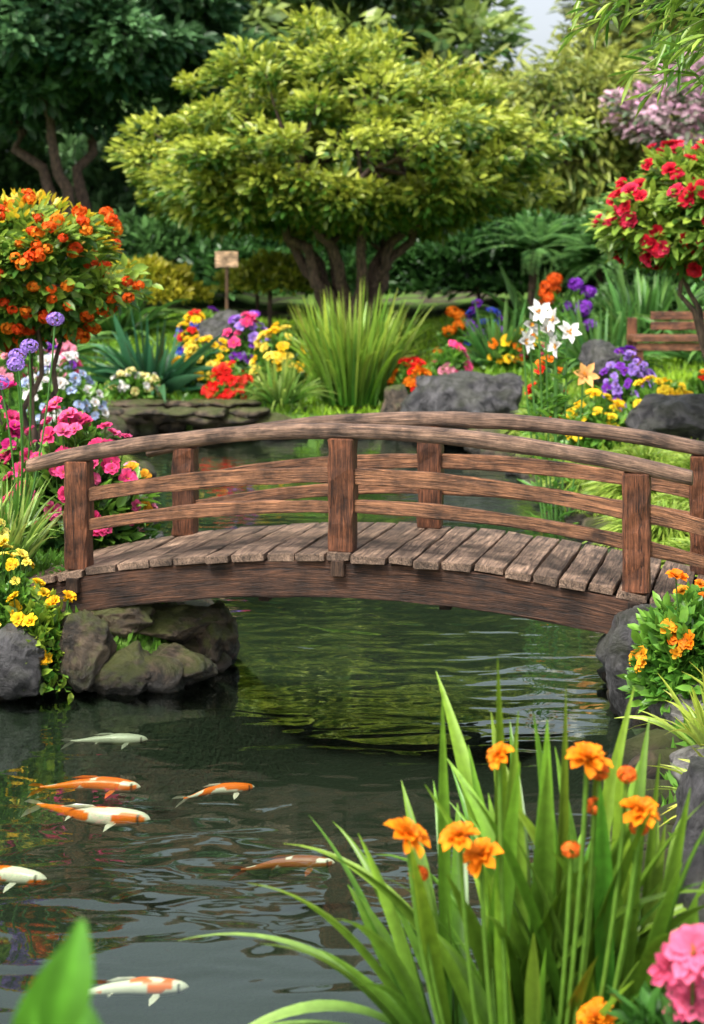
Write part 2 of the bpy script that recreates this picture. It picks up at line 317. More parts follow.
# ---------------------------------------------------------------- bridge
bridge=bpy.data.objects.new('wooden_bridge',None);sc.collection.objects.link(bridge)
O=A([-.069,11.,0.]);ax=A([.966,-.259,0.]);ac=A([.259,.966,0.]);UP=A([0,0,1.])
def BW(t,v,z): return O+ax*t+ac*v+UP*z
def dz(t): return .965-.05*t*t+.012*t
def prism(b,P,S,U,hw,hh,bev,col,rough=0.0,log=False,mat=0):
    P=np.asarray(P,float);K=len(P);S=np.broadcast_to(S,(K,3));U=np.broadcast_to(U,(K,3));hw=np.broadcast_to(hw,(K,));hh=np.broadcast_to(hh,(K,))
    if log:
        an=np.arange(16)/16*2*math.pi;pr=np.stack([np.sign(np.cos(an))*np.abs(np.cos(an))**.8,np.sign(np.sin(an))*np.abs(np.sin(an))**.8],1);m_=16
        q=pr[None]*np.stack([hw,hh],1)[:,None]
        lowf=np.interp(np.arange(K),np.linspace(0,K-1,K//5),rng.normal(size=K//5))[:,None,None]
        q=q*(1+rough*2.5*lowf)*(1+rough*.5*rng.normal(size=(K,1,1)))*(1+rough*.4*rng.normal(size=(1,m_,1)))
    else:
        m_=8;q=np.zeros((K,8,2))
        for j,(sx,sy,kx,ky) in enumerate([(1,-1,0,1),(1,1,0,1),(1,1,1,0),(-1,1,1,0),(-1,1,0,1),(-1,-1,0,1),(-1,-1,1,0),(1,-1,1,0)]):
            q[:,j,0]=sx*(hw-bev*kx);q[:,j,1]=sy*(hh-bev*ky)
        q+=rng.normal(size=q.shape)*rough
    cen=P;sl=np.concatenate([[0],np.cumsum(np.linalg.norm(np.diff(P,axis=0),axis=1))])
    def ring(i,k): return cen[i][None]+S[i][None]*(q[i,:,0:1]*k)+U[i][None]*(q[i,:,1:2]*k)
    T0=nrm(P[1]-P[0]);T1=nrm(P[-1]-P[-2])
    R=[ring(0,.0),ring(0,.88)]+[ring(i,1)+(T0*bev*.7 if i==0 else 0)-(T1*bev*.7 if i==K-1 else 0) for i in range(K)]+[ring(K-1,.88),ring(K-1,0)]
    V=np.stack(R);ss=np.concatenate([[sl[0]]*2,sl,[sl[-1]]*2]);qq=np.concatenate([q[:1]*0,q[:1]*.88,q,q[-1:]*.88,q[-1:]*0])
    off=rng.uniform(0,40,3)
    G=np.concatenate([np.broadcast_to(ss[:,None,None],(K+4,m_,1)),qq],2)+off
    n=K+4;f=[[i*m_+j,i*m_+(j+1)%m_,(i+1)*m_+(j+1)%m_,(i+1)*m_+j] for i in range(n-1) for j in range(m_)]
    b.add(V,f,A(col)*rng.uniform(.85,1.15),mat,grain=G.reshape(-1,3))
# deck
b=B();t=-2.5
while t<3.0:
    w=rng.uniform(.17,.26);tc=t+w/2;e0=-.10+rng.normal()*.022;e1=1.30+rng.normal()*.012
    sl=-.1*tc+.012;a2=nrm(ax+UP*(sl+rng.normal()*.012));up2=nrm(UP-ax*sl)
    vs=np.linspace(e0,e1,6);P=A([BW(tc,v,dz(tc)-.025+rng.normal()*.004) for v in vs])
    g=rng.uniform(.65,1.25)
    prism(b,P,a2,up2,w/2-.008,.027,.007,A([.27,.19,.14])*g,rough=.0025);t+=w+.002
b.obj('deck',[M_WOOD],smooth=False,parent=bridge)
b=B()
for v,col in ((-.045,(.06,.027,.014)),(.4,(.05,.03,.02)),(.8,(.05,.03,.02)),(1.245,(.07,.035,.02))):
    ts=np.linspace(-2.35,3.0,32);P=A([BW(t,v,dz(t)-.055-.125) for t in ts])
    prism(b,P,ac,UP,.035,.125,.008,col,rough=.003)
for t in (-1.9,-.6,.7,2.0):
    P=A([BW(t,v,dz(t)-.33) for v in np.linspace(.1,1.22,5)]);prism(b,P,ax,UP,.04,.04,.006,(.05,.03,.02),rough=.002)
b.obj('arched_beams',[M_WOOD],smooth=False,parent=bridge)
b=B()
for t in (-1.96,0,2.0):
    P=A([BW(t,-.10,z) for z in np.linspace(dz(t)-.15,dz(t)-.045,3)]);prism(b,P,ax,ac,.045,.03,.006,(.07,.04,.025))
P=A([BW(t,-.06,.50) for t in np.linspace(-2.5,-2.0,4)]);prism(b,P,ac,UP,.08,.07,.01,(.08,.045,.028),rough=.002)
b.obj('joint_blocks',[M_WOOD],smooth=False,parent=bridge)
def rz(t): return 1.775-.05*t*t+.012*t
for side,(v,off) in enumerate(((0.02,0),(1.18,.37))):
    def rr_(t): return rz(t) if side==0 else rz(t-.40)-.012
    b=B()
    for t in (-1.97,0,2.0):
        tt=t+off;z0=dz(tt);z1=rr_(tt)-.03
        P=A([BW(tt,v,z) for z in np.linspace(z0,z1,9)]);prism(b,P,ax,ac,.088,.075,.014,(.145,.055,.026),rough=.004)
    b.obj('posts' if side==0 else 'far_posts',[M_WOOD],smooth=False,parent=bridge)
    b=B()
    for t0,t1 in ((-1.97,0),(0,2.0),(2.0,3.1)):
        for dh,hh,th in ((.29,.055,.022),(.50,.045,.02)):
            ts=np.linspace(t0+.08,t1-.08,14)+off;dj=rng.normal()*.006
            P=A([BW(t,v-.012,rr_(t)-dh+dj) for t in ts])
            prism(b,P,ac,UP,th,hh*(1+.07*np.sin(np.linspace(0,7,14)+t0)),.008,(.20,.095,.048),rough=.0025)
    b.obj('side_rails' if side==0 else 'far_side_rails',[M_WOOD],smooth=False,parent=bridge)
    b=B();ts=np.linspace(-2.36,2.36,60) if side==0 else np.linspace(-1.9,3.2,60)
    wob=np.cumsum(rng.normal(size=60))*.0016
    P=A([BW(t,v+w,rr_(t)+.012+w*.6) for t,w in zip(ts,wob)])
    prism(b,P,ac,UP,.08,.057,.01,(.21,.135,.095),rough=.02,log=True)
    b.obj('handrail' if side==0 else 'far_handrail',[M_WOOD],smooth=True,parent=bridge)

# path at left end
def pathmat():
    m,nt,N,Lk=newmat('path_gravel');out=N.new('ShaderNodeOutputMaterial');p=N.new('ShaderNodeBsdfPrincipled');geo=N.new('ShaderNodeNewGeometry')
    n=N.new('ShaderNodeTexNoise');n.inputs['Scale'].default_value=40;n.inputs['Detail'].default_value=5;Lk.new(geo.outputs['Position'],n.inputs['Vector'])
    cr=N.new('ShaderNodeValToRGB');cr.color_ramp.elements[0].position=.3;cr.color_ramp.elements[0].color=(.2,.17,.14,1);cr.color_ramp.elements[1].position=.7;cr.color_ramp.elements[1].color=(.5,.45,.4,1)
    Lk.new(n.outputs['Fac'],cr.inputs[0]);Lk.new(cr.outputs[0],p.inputs['Base Color']);p.inputs['Roughness'].default_value=.9
    bp=N.new('ShaderNodeBump');bp.inputs['Distance'].default_value=.01;Lk.new(n.outputs['Fac'],bp.inputs['Height']);Lk.new(bp.outputs[0],p.inputs['Normal']);Lk.new(p.outputs[0],out.inputs[0]);return m
b=B();V=[];ks=30
for i in range(ks):
    s=i/(ks-1);t=-2.42-s*5
    for j in range(7):
        v=-.05+j/6*1.3+ .8*s*s;p=BW(t,v,0);V.append((p[0],p[1],max(h1(p[0],p[1])+.02,dz(-2.45)-.04-s*.5)))
b.add(V,[[i*7+j,i*7+j+1,(i+1)*7+j+1,(i+1)*7+j] for i in range(ks-1) for j in range(6)],(.4,.4,.4));b.obj('garden_path',[pathmat()])

# ---------------------------------------------------------------- koi
m,nt,N,Lk=newmat('koi_skin');out=N.new('ShaderNodeOutputMaterial');p=N.new('ShaderNodeBsdfPrincipled');at=N.new('ShaderNodeAttribute');at.attribute_name='Col';vo=N.new('ShaderNodeTexVoronoi');vo.inputs['Scale'].default_value=90
mr=N.new('ShaderNodeMapRange');mr.inputs['To Min'].default_value=1.05;mr.inputs['To Max'].default_value=.75;Lk.new(vo.outputs['Distance'],mr.inputs['Value'])
sl=N.new('ShaderNodeVectorMath');sl.operation='SCALE';Lk.new(at.outputs['Color'],sl.inputs[0]);Lk.new(mr.outputs[0],sl.inputs['Scale']);Lk.new(sl.outputs[0],p.inputs['Base Color']);p.inputs['Roughness'].default_value=.3;Lk.new(p.outputs[0],out.inputs[0]);M_KOI=m
def koi(x,y,z,Ln,ang,pat,bend=.12,base=(.93,.88,.8),red=(1.0,.2,.01),seed=0):
    b=B();K=48;M_=24;S=np.linspace(0,1,K)
    prof=np.interp(S,[0,.02,.06,.12,.25,.4,.6,.8,.9,1],[.004,.026,.048,.062,.076,.077,.060,.034,.022,.018])*Ln
    cy=bend*Ln*np.sin(S*math.pi*1.5)*S
    V=[];C=[]
    thr={9:9,1:-.32,2:.02,3:.0,0:-.05}[pat]
    for i in range(K):
        for j in range(M_):
            a=2*math.pi*j/M_;V.append(((.5-S[i])*Ln*.86+.0,cy[i]+prof[i]*.9*math.cos(a),prof[i]*.85*math.sin(a)))
            nv=mnoise.noise(Vector((S[i]*5.0+pat*7.3+seed,math.cos(a)*.9+pat+seed,math.sin(a)*.6)))
            k=nv>thr and math.sin(a)>-.45 and not (S[i]<.035)
            c=A(red) if k else A(base)
            if abs(math.cos(a))>.6 and .07<S[i]<.10: c=A([.02,.02,.02])
            C.append(c)
    b.add(V,[[i*M_+j,i*M_+(j+1)%M_,(i+1)*M_+(j+1)%M_,(i+1)*M_+j] for i in range(K-1) for j in range(M_)],A(C),1)
    tx=-.36*Ln;ty=cy[-1];fc=A(base)*.8 if pat!=1 else A(red)*.8
    leaf(b,A([[tx,ty,0],[tx,ty,0]]),A([[-1,.35,.12],[-1,-.15,-.3]]),A([[0,.6,1],[0,.6,1]]),.2*Ln,.09*Ln,fc,mat=0)
    leaf(b,A([[.22*Ln,.06*Ln,-.01],[.22*Ln,-.06*Ln,-.01]]),A([[-.7,.8,-.3],[-.7,-.8,-.3]]),A([[0,0,1],[0,0,1]]),.12*Ln,.07*Ln,fc,mat=0)
    leaf(b,A([[-.1*Ln,cy[28]+.02*Ln,0],[-.1*Ln,cy[28]-.02*Ln,0]]),A([[-.8,.7,-.3],[-.8,-.7,-.3]]),A([[0,0,1],[0,0,1]]),.08*Ln,.05*Ln,fc,mat=0)
    leaf(b,A([[.1*Ln,cy[18],.05*Ln]]),A([[-1,0,.05]]),A([[0,1,0]]),.28*Ln,.04*Ln,fc,mat=0)
    o=b.obj('koi_fish',[M_PETAL,M_KOI]);o.location=(x,y,z);o.rotation_euler=(0,0,math.radians(ang))
koi(-1.53,10.1,-.066,.56,2,9,.04,base=(.55,.56,.48))
koi(-1.49,9.17,-.054,.66,-6,1,.1)
koi(-1.42,8.7,-.058,.80,-14,2,-.08,seed=3.3)
koi(-.757,9.04,-.044,.5,20,3,.12)
koi(-1.76,7.79,-.050,.66,-8,0,.1)
koi(-.91,6.55,-.042,.56,4,3,.08,seed=2.1)
koi(-.35,8.75,-.35,.6,5,1,.1,red=(.35,.10,.03))  # deep koi: dimming by the water is put into its dull red

# ---------------------------------------------------------------- trees
def tree(name,base,cc,cr,ncl,npl,clr,LL,LW,ca,cb,stems=1,tr=.3,simple=False,flat=.5,hollow=.45,petal=None,droop=0,low=.75,nobranch=False,sp=.62):
    b=B();base=np.asarray(base,float);cc=np.asarray(cc,float);cr=np.asarray(cr,float)
    d=rv(ncl);d[:,2]=np.where(d[:,2]<0,d[:,2]*low,d[:,2])
    lob=1+.10*np.sin(d[:,0]*5+base[0])*np.cos(d[:,1]*4+base[1])+.08*np.sin(d[:,2]*9+base[0]*3)+.06*rng.normal(size=ncl)
    r=rng.uniform(hollow,1,ncl)**.6*lob
    cen=cc+d*r[:,None]*cr
    tips=[]
    for s in range(stems):
        a=2*math.pi*(s+.3*rng.random())/stems+rng.random()*.3;q_=sp if stems>1 else .05
        p1=cc+A([math.cos(a)*cr[0]*q_,math.sin(a)*cr[1]*q_,cr[2]*(.1 if low<.5 else -.15)])
        mid=A([-math.cos(a),-math.sin(a),0])*cr[0]*.10
        P=curve(base+A([math.cos(a),math.sin(a),0])*tr*.7*(stems>1),p1,mid,12);P[3:-1]+=rng.normal(size=(8,3))*tr*.35
        R=np.linspace(tr*(1 if stems==1 else .6),tr*.2,12);R[0]*=1.35;tube(b,P,R,10,mat=2,rough=.08);tips.append(P)
    allp=np.concatenate([t[4:] for t in tips])
    if not nobranch:
      for i in range(0,ncl,2 if ncl<260 else 3):
        j=np.argmin(np.linalg.norm((allp-cen[i])*A([1,1,.6])+A([0,0,-.3]),axis=1));q=allp[j]
        P=curve(q,cen[i],A([0,0,-.05*np.linalg.norm(q-cen[i])])+rng.normal(size=3)*.08,5);tube(b,P,np.linspace(tr*.22,tr*.04,5),5,mat=2)
    n=ncl*npl;ci=np.repeat(np.arange(ncl),npl);g=rng.normal(size=(n,3));g/=np.maximum(np.linalg.norm(g,axis=1,keepdims=True),.6)
    sz=clr*rng.uniform(.6,1.3,ncl)[ci][:,None]
    off=g*sz*A([1,1,flat])*rng.uniform(.3,1,(n,1))**.6
    pos=cen[ci]+off;pos[:,2]-=droop*np.linalg.norm(off[:,:2],axis=1)
    out_=nrm(d[ci]*.5+g*A([1,1,.4])+rng.normal(size=(n,3))*.4-A([0,0,droop]))
    nn=nrm(A([0,-.3,1.])+rng.normal(size=(n,3))*.45+d[ci]*.4)
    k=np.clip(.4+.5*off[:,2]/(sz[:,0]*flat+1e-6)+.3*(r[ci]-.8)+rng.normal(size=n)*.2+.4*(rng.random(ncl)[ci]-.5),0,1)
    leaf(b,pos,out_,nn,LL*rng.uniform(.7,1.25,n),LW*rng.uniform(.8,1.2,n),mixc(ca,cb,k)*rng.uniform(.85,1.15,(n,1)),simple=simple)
    if petal:
        c_,cnt,R_,kind=petal;ii=rng.integers(0,ncl,cnt);dd=nrm(d[ii]+rng.normal(size=(cnt,3))*.55)
        dd[:,1]-=.35
        ps=cen[ii]+nrm(dd)*clr*A([1,1,flat+.3])*1.05;cols=A(c_)[rng.integers(0,len(c_),cnt)]
        if kind=='ball':
            for p_,c1 in zip(ps,cols): ballflower(b,[p_],R_*rng.uniform(.75,1.2),c1,n=32,sz=.75)
        else: flowers(b,ps,nrm(dd+A([0,0,.3])),R_*rng.uniform(.8,1.2,cnt),cols,petals=6,layers=3,cup=.5,centre=tuple(A(c_[0])*.6))
    return b.obj(name,PM)
# main umbrella tree
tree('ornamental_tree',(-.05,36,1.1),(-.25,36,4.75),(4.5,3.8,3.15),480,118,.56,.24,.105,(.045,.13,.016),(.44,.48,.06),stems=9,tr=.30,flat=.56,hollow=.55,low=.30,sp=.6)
# tall background trees
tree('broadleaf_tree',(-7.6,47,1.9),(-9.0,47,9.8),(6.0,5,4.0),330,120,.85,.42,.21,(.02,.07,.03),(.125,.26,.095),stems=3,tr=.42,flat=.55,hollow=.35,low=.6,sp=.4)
specs=[(-24,64,9,(.03,.08,.03),(.14,.26,.08)),(-15,68,11,(.03,.08,.035),(.14,.26,.09)),(-5,66,11,(.035,.09,.035),(.15,.26,.09)),(0,60,10,(.045,.11,.03),(.26,.33,.07)),(15.5,68,12,(.05,.09,.03),(.30,.32,.07)),(18,62,9.5,(.04,.09,.035),(.17,.26,.08)),(26,66,11,(.03,.08,.035),(.14,.24,.08)),(-9,78,14,(.04,.09,.05),(.14,.24,.11)),(-1.5,80,14,(.04,.09,.05),(.17,.26,.12)),(19,82,14,(.04,.09,.05),(.17,.26,.12))]  # haze painted into the leaf colours: paler, bluer greens on the farthest crowns
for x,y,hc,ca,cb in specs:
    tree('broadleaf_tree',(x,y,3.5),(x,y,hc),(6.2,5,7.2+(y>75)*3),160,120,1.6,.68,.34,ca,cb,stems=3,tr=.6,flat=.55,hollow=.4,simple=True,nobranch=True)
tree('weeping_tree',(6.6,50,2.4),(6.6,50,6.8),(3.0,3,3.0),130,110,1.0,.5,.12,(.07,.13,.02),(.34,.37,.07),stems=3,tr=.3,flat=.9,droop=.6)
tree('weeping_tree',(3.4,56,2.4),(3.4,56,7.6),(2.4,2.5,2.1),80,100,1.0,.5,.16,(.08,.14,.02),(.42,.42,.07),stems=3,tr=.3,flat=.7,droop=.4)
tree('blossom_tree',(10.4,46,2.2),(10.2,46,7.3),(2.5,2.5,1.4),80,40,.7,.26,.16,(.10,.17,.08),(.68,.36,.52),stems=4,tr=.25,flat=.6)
def shrub(name,c,r,n,L_,W_,ca,cb,**k):
    b=B();mound(b,c,r,n,L_,W_,ca,cb,**k);tube(b,curve((c[0],c[1],h1(c[0],c[1])-.1),(c[0],c[1],c[2]+r[2]*.3),(0,0,0),4),.06,6);return b.obj(name,PM)
for i,(x,y,rx,rz_,zc) in enumerate([(-16,46,3,2.4,3),(-12,44,2.5,2.2,2.6),(-5.5,45,2.6,2.0,2.6),(-2.6,44,2.2,1.7,2.5),(.5,44,2.4,1.9,2.6),(3.4,43,2.2,1.9,2.6),(5.6,44,2.4,1.9,2.5),(9,44,2.6,2.4,3.0),(13,45,3,2.6,3),(-9,41,1.8,1.4,2.0),(7.6,38,1.7,1.6,2.1)]):
    dk=i in (3,4,5,6)
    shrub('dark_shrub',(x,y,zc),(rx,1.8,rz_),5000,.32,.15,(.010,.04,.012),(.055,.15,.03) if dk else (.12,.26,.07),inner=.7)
b=B()
for i in range(22):
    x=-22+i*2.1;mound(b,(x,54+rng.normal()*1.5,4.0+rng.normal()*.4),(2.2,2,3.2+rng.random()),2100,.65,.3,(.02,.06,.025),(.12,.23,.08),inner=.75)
b.obj('distant_hedge',PM)

# ---------------------------------------------------------------- ground cover (one mass)
b=B()
def scatter(n,x0,x1,y0,y1,Lm,cA,cB,wm=.12,lo=.05):
    x=rng.uniform(x0,x1,n);y=rng.uniform(y0,y1,n);d=sdist(x,y);k=d>lo;x,y=x[k],y[k];z=hz(x,y);n=len(x)
    d3=nrm(rng.normal(size=(n,3))*.45+A([0,0,1]));pt=(.5+.5*np.sin(x*1.3+y*.7)*np.cos(y*.9))*.6+rng.random(n)*.4
    leaf(b,np.stack([x,y,z-.01],1),d3,rv(n),Lm*rng.uniform(.5,1.3,n),Lm*wm*rng.uniform(.8,1.5,n),mixc(cA,cB,pt)*rng.uniform(.8,1.2,(n,1)),simple=True)
scatter(24000,-4.5,-.8,11,20,.12,MD,LT,.3)
scatter(20000,-9,-1.5,18,30,.2,MD,LT,.3)
scatter(28000,1.8,8,10,30,.2,MD,YG,.2)
scatter(40000,-11,11,28,42,.2,(.10,.24,.02),(.30,.46,.03),.2)
scatter(8000,.1,3,4.5,10,.12,MD,LT,.3)
scatter(5000,-3,1,3,5.6,.12,MD,LT,.3)
b.obj('grass',PM)

# ---------------------------------------------------------------- strap-leaf clumps
def clump(b,x,y,z,n,Lm,W,spread,droop,c0,c1,rad=.15,seg=7,taper=2.4,side=None,pw=.7):
    a=rng.uniform(0,2*math.pi,n);t=rng.uniform(0,1,n)**pw*spread
    d=np.stack([np.cos(a)*np.sin(t),np.sin(a)*np.sin(t),np.cos(t)],1);rr=rad*np.sqrt(rng.random(n))
    base=np.stack([x+np.cos(a)*rr,y+np.sin(a)*rr,np.full(n,z)],1)
    sh=rng.uniform(.6,1.3,(n,1))*(1+rng.normal(size=(n,3))*A([.12,.04,.1]))
    if side is not None: side=nrm(A(side)+rng.normal(size=(n,3))*A([.3,.75,.1]))
    blades(b,base,d,Lm*rng.uniform(.55,1.1,n),W*rng.uniform(.7,1.2,n),droop*rng.uniform(.2,1.2,n)*(t/spread),A(c0)*sh,A(c1)*sh,seg=seg,taper=taper,side=side)
b=B();clump(b,0,29.3,.45,300,2.25,.08,.42,.38,(.05,.16,.015),(.30,.44,.05),rad=.55);b.obj('ornamental_grass',PM)
b=B();clump(b,-3.75,29.8,.55,95,1.75,.26,1.15,.5,(.015,.06,.025),(.05,.17,.07),rad=.25,taper=1.6);b.obj('agave_plant',PM)
b=B();clump(b,-1.3,28.9,.5,150,.95,.06,1.1,.8,(.08,.2,.03),(.3,.42,.08),rad=.3);b.obj('spider_plant',PM)
for x,y,L_,n,W in [(3.1,33,1.5,110,.12),(5.0,32,1.7,130,.10),(6.4,35,2.2,120,.16),(4.2,36,2.0,110,.16),(7.5,33,2.2,110,.16),(-6.5,33,2.0,110,.14),(-5.5,37,2.0,100,.16)]:
    b=B();clump(b,x,y,h1(x,y),n,L_,W,1.0,.7,(.03,.10,.025),(.15,.33,.07),rad=.4);b.obj('strap_leaf_plant',PM)
for x,y,H_,n in [(6.0,39,3.0,42),(7.6,41,4.2,42),(9.2,38,3.2,36),(4.6,41,3.2,36)]:
    b=B();z0=h1(x,y);tube(b,curve((x,y,z0),(x+.1,y,z0+H_*.55),(0,0,0),6),.13,8,rough=.1)
    a=rng.uniform(0,6.28,n);t=rng.uniform(.3,1.5,n)
    for i in range(n):
        dd=A([math.cos(a[i])*math.sin(t[i]),math.sin(a[i])*math.sin(t[i]),math.cos(t[i])]);s=np.linspace(.1,1,22)[:,None];Lf=H_*.6
        P=A([x+.1,y,z0+H_*.55])+dd*Lf*s-A([0,0,1])*Lf*.45*s**2
        sd=nrm(np.cross(dd,A([0,0,1.])))
        for q in (-1,1): leaf(b,P,sd*q+dd*.6-A([0,0,.25]),np.broadcast_to(A([0,0,1.]),P.shape),.42*(1-.5*s[:,0]),.07,green(22,(.06,.17,.05),(.19,.36,.10)),simple=True)
    b.obj('palm_plant',PM)

# ---------------------------------------------------------------- flower beds
def bed(name,x,y,ztop,rx,ry,fc,nf,R,petals=7,ca=MD,cb=LT,nl=700,LL=.16,ball=False,LWr=.45,extra=None):
    b=B();z0=h1(x,y);h=max(ztop-z0,.25)
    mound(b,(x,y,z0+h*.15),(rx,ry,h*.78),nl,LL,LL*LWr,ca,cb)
    d=topdirs(nf,.1);d[:,1]-=.3;d=nrm(d);pos=A([x,y,z0+h*.2])+d*A([rx,ry,h*.8])*rng.uniform(.9,1.12,(nf,1))
    cols=A(fc)[rng.integers(0,len(fc),nf)]*rng.uniform(.8,1.1,(nf,1))
    if extra is not None:
        pos=np.concatenate([pos,A(extra)]);d=np.concatenate([d,np.tile(A([[0,-.6,.6]]),(len(extra),1))]);nf=len(pos);cols=A(fc)[rng.integers(0,len(fc),nf)]
    for p in pos[:60]:
        tube(b,curve((x+(p[0]-x)*.5,y+(p[1]-y)*.5,z0),p,(0,0,0),3),LL*.035,4,col=(.06,.15,.03),mat=0)
    if ball: 
        for p,c in zip(pos,cols): ballflower(b,[p],R,c)
    else: flowers(b,pos,nrm(d+A([0,-.4,.3])+rng.normal(size=(nf,3))*.35),R*rng.uniform(.65,1.2,nf),cols,petals=petals)
    b.obj(name,PM)
YEL=(.95,.60,.015);ORG=(.95,.24,.008);RED=(.8,.015,.012);PNK=(.85,.07,.25);PUR=(.24,.04,.5);WHT=(.85,.83,.8);BLU=(.07,.12,.7);MAG=(.65,.025,.23);LPK=(.9,.33,.46);LVD=(.42,.25,.75)
bed('yellow_flower_bush',-2.75,30,1.62,.55,.4,[YEL,YEL,(.95,.75,.1)],44,.12)
bed('yellow_flower_bush',-1.4,31,1.75,.55,.4,[YEL,(.95,.75,.1)],38,.12)
bed('red_flower_bush',-2.2,28.9,1.15,.42,.3,[RED,(.8,.05,.02)],40,.11)
bed('purple_flower_bush',-2.1,32.2,1.95,.5,.4,[PUR,LVD,PNK],34,.12)
bed('mixed_flower_bush',-3.0,33.2,2.0,.7,.4,[RED,PUR,YEL,BLU],40,.12)
bed('white_flower_bush',-3.95,28.9,1.05,.5,.3,[WHT,(.85,.75,.3)],40,.09)
bed('orange_flower_bush',1.05,29.2,1.25,.36,.3,[ORG,RED],30,.12)
bed('pink_flower_bush',1.9,31,1.55,.35,.3,[LPK,PNK],16,.12)
bed('orange_flower_bush',2.15,34,2.0,.3,.3,[ORG],9,.17,ball=True)
bed('blue_flower_bush',2.8,34,2.15,.5,.3,[BLU,PUR],26,.12)
bed('orange_flower_bush',4.3,34,2.65,.3,.3,[(.9,.13,.01)],7,.2,ball=True)
bed('purple_flower_bush',4.85,34.3,2.55,.35,.3,[PUR],8,.2,ball=True)
bed('mixed_flower_bush',3.4,32.5,1.6,.6,.3,[YEL,PNK,ORG],22,.11)
bed('purple_flower_bush',4.15,24,1.65,.42,.4,[PUR,LVD],64,.08)
bed('yellow_flower_bush',3.3,21.5,1.2,.4,.35,[YEL,(.95,.7,.03)],38,.08)
bed('yellow_flower_bush',4.3,22.3,1.4,.5,.35,[YEL,(.95,.7,.03)],42,.08)
bed('mixed_flower_bush',5.2,23.5,1.4,.5,.35,[YEL,RED,ORG],24,.09)
bed('orange_flower_bush',2.8,23,1.7,.25,.25,[ORG,RED],12,.1)
bed('lilac_flower_bush',-4.0,22,1.7,.6,.4,[(.5,.6,.85),WHT],46,.09)
bed('lilac_flower_bush',-5.3,26,1.9,.8,.5,[WHT,LPK,PUR],46,.11)
bed('yellow_flower_bush',-7.0,31,2.5,.9,.5,[YEL,ORG],50,.13)
bed('pink_flower_bush',-5.8,30,1.7,.7,.5,[PNK,LPK],46,.12)
bed('red_flower_bush',-8.5,35,3,.8,.5,[RED,ORG],36,.14)
bed('mixed_flower_bush',7.4,28,2.0,.8,.5,[YEL,RED,PNK],50,.12)
shrub('golden_shrub',(-4.9,38,2.3),(1.3,.9,.95),3200,.2,.09,(.15,.19,.01),(.62,.55,.05))
shrub('golden_shrub',(-2.0,39,2.5),(1.2,.8,.8),2200,.2,.09,(.11,.18,.01),(.42,.43,.05))
shrub('green_shrub',(-6.8,39,2.4),(1.4,1,1.1),3500,.2,.09,MD,YG)
shrub('green_shrub',(9.0,30,2.1),(1.5,1,1.4),3500,.22,.1,MD,LT)
shrub('green_shrub',(-8.6,28,1.9),(1.6,1,1.5),4000,.22,.1,DK,LT)
def gmounds(lst,r,L0,L1,w):
    b=B()
    for x,y,n in lst:
        z=h1(x,y);d=topdirs(n,.15);blades(b,A([x,y,z-.05])+d*A([r,r,.12]),d,rng.uniform(L0,L1,n),w,.5,green(n,(.06,.15,.015),(.12,.26,.025)),green(n,(.24,.38,.04),(.44,.52,.09)),seg=3)
    b.obj('grass_mounds',PM)
gmounds([(3.05,15.5,900),(3.2,17.5,900),(3.7,16.3,800),(3.05,19.8,900),(3.5,19.2,800),(2.95,22.2,800),(3.2,24,800),(3.9,18,800),(3.05,13.8,700),(3.7,14.5,700),(3.0,25.2,600),(4.3,16,600)],.3,.25,.5,.024)
gmounds([(-2.1,13.2,600),(-2.5,14.8,500),(-2.8,16,500),(-3.1,18,500),(-3.4,20.5,500),(-1.8,12.8,400)],.3,.2,.4,.018)

# lilies
b=B();z0=h1(2.3,18)
for x,z,c in [(1.93,2.10,WHT),(2.10,2.42,WHT),(2.28,2.34,WHT),(2.18,2.22,WHT),(2.42,2.2,WHT),(2.30,2.04,WHT),(2.6,1.72,(.9,.45,.15)),(2.0,2.28,WHT)]:
    tube(b,curve((2.3+(x-2.3)*.3,18,z0),(x,18,z-.05),((x-2.3)*.1,0,0),6),.012,5,col=(.08,.2,.04),mat=0)
    flowers(b,A([[x,17.95+rng.normal()*.08,z]]),A([[rng.normal()*.7,-.7,.3]]),.17,A([c]),petals=6,layers=1,cup=.6,centre=(.7,.35,.05),wide=.9,blunt=False)
    n=14;zz=rng.uniform(z0+.1,z-.15,n);a=rng.uniform(0,6.28,n);leaf(b,np.stack([np.full(n,2.3)+(x-2.3)*.6,np.full(n,18.),zz],1),np.stack([np.cos(a),np.sin(a),np.full(n,.6)],1),rv(n)*.3+A([0,0,1]),.3,.06,green(n,MD,LT))
b.obj('white_lily_plant',PM)

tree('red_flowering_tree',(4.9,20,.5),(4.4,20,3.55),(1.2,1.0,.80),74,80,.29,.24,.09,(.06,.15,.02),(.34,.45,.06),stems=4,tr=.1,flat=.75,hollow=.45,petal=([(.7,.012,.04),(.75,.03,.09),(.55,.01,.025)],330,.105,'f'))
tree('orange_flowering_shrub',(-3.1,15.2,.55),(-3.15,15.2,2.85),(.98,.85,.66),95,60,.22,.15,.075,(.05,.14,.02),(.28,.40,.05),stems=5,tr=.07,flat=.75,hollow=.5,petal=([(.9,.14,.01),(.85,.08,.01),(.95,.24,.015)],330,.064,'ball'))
b=B();n=300;d=topdirs(n,.2);p=A([-3.15,15.2,2.95])+d*A([.9,.8,.62]);leaf(b,p,d+rng.normal(size=d.shape)*.3,rv(n)*.4+A([0,0,1]),.12,.05,green(n,(.35,.42,.03),(.85,.5,.03)))
o=b.obj('young_leaves',PM);o.parent=bpy.data.objects['orange_flowering_shrub']

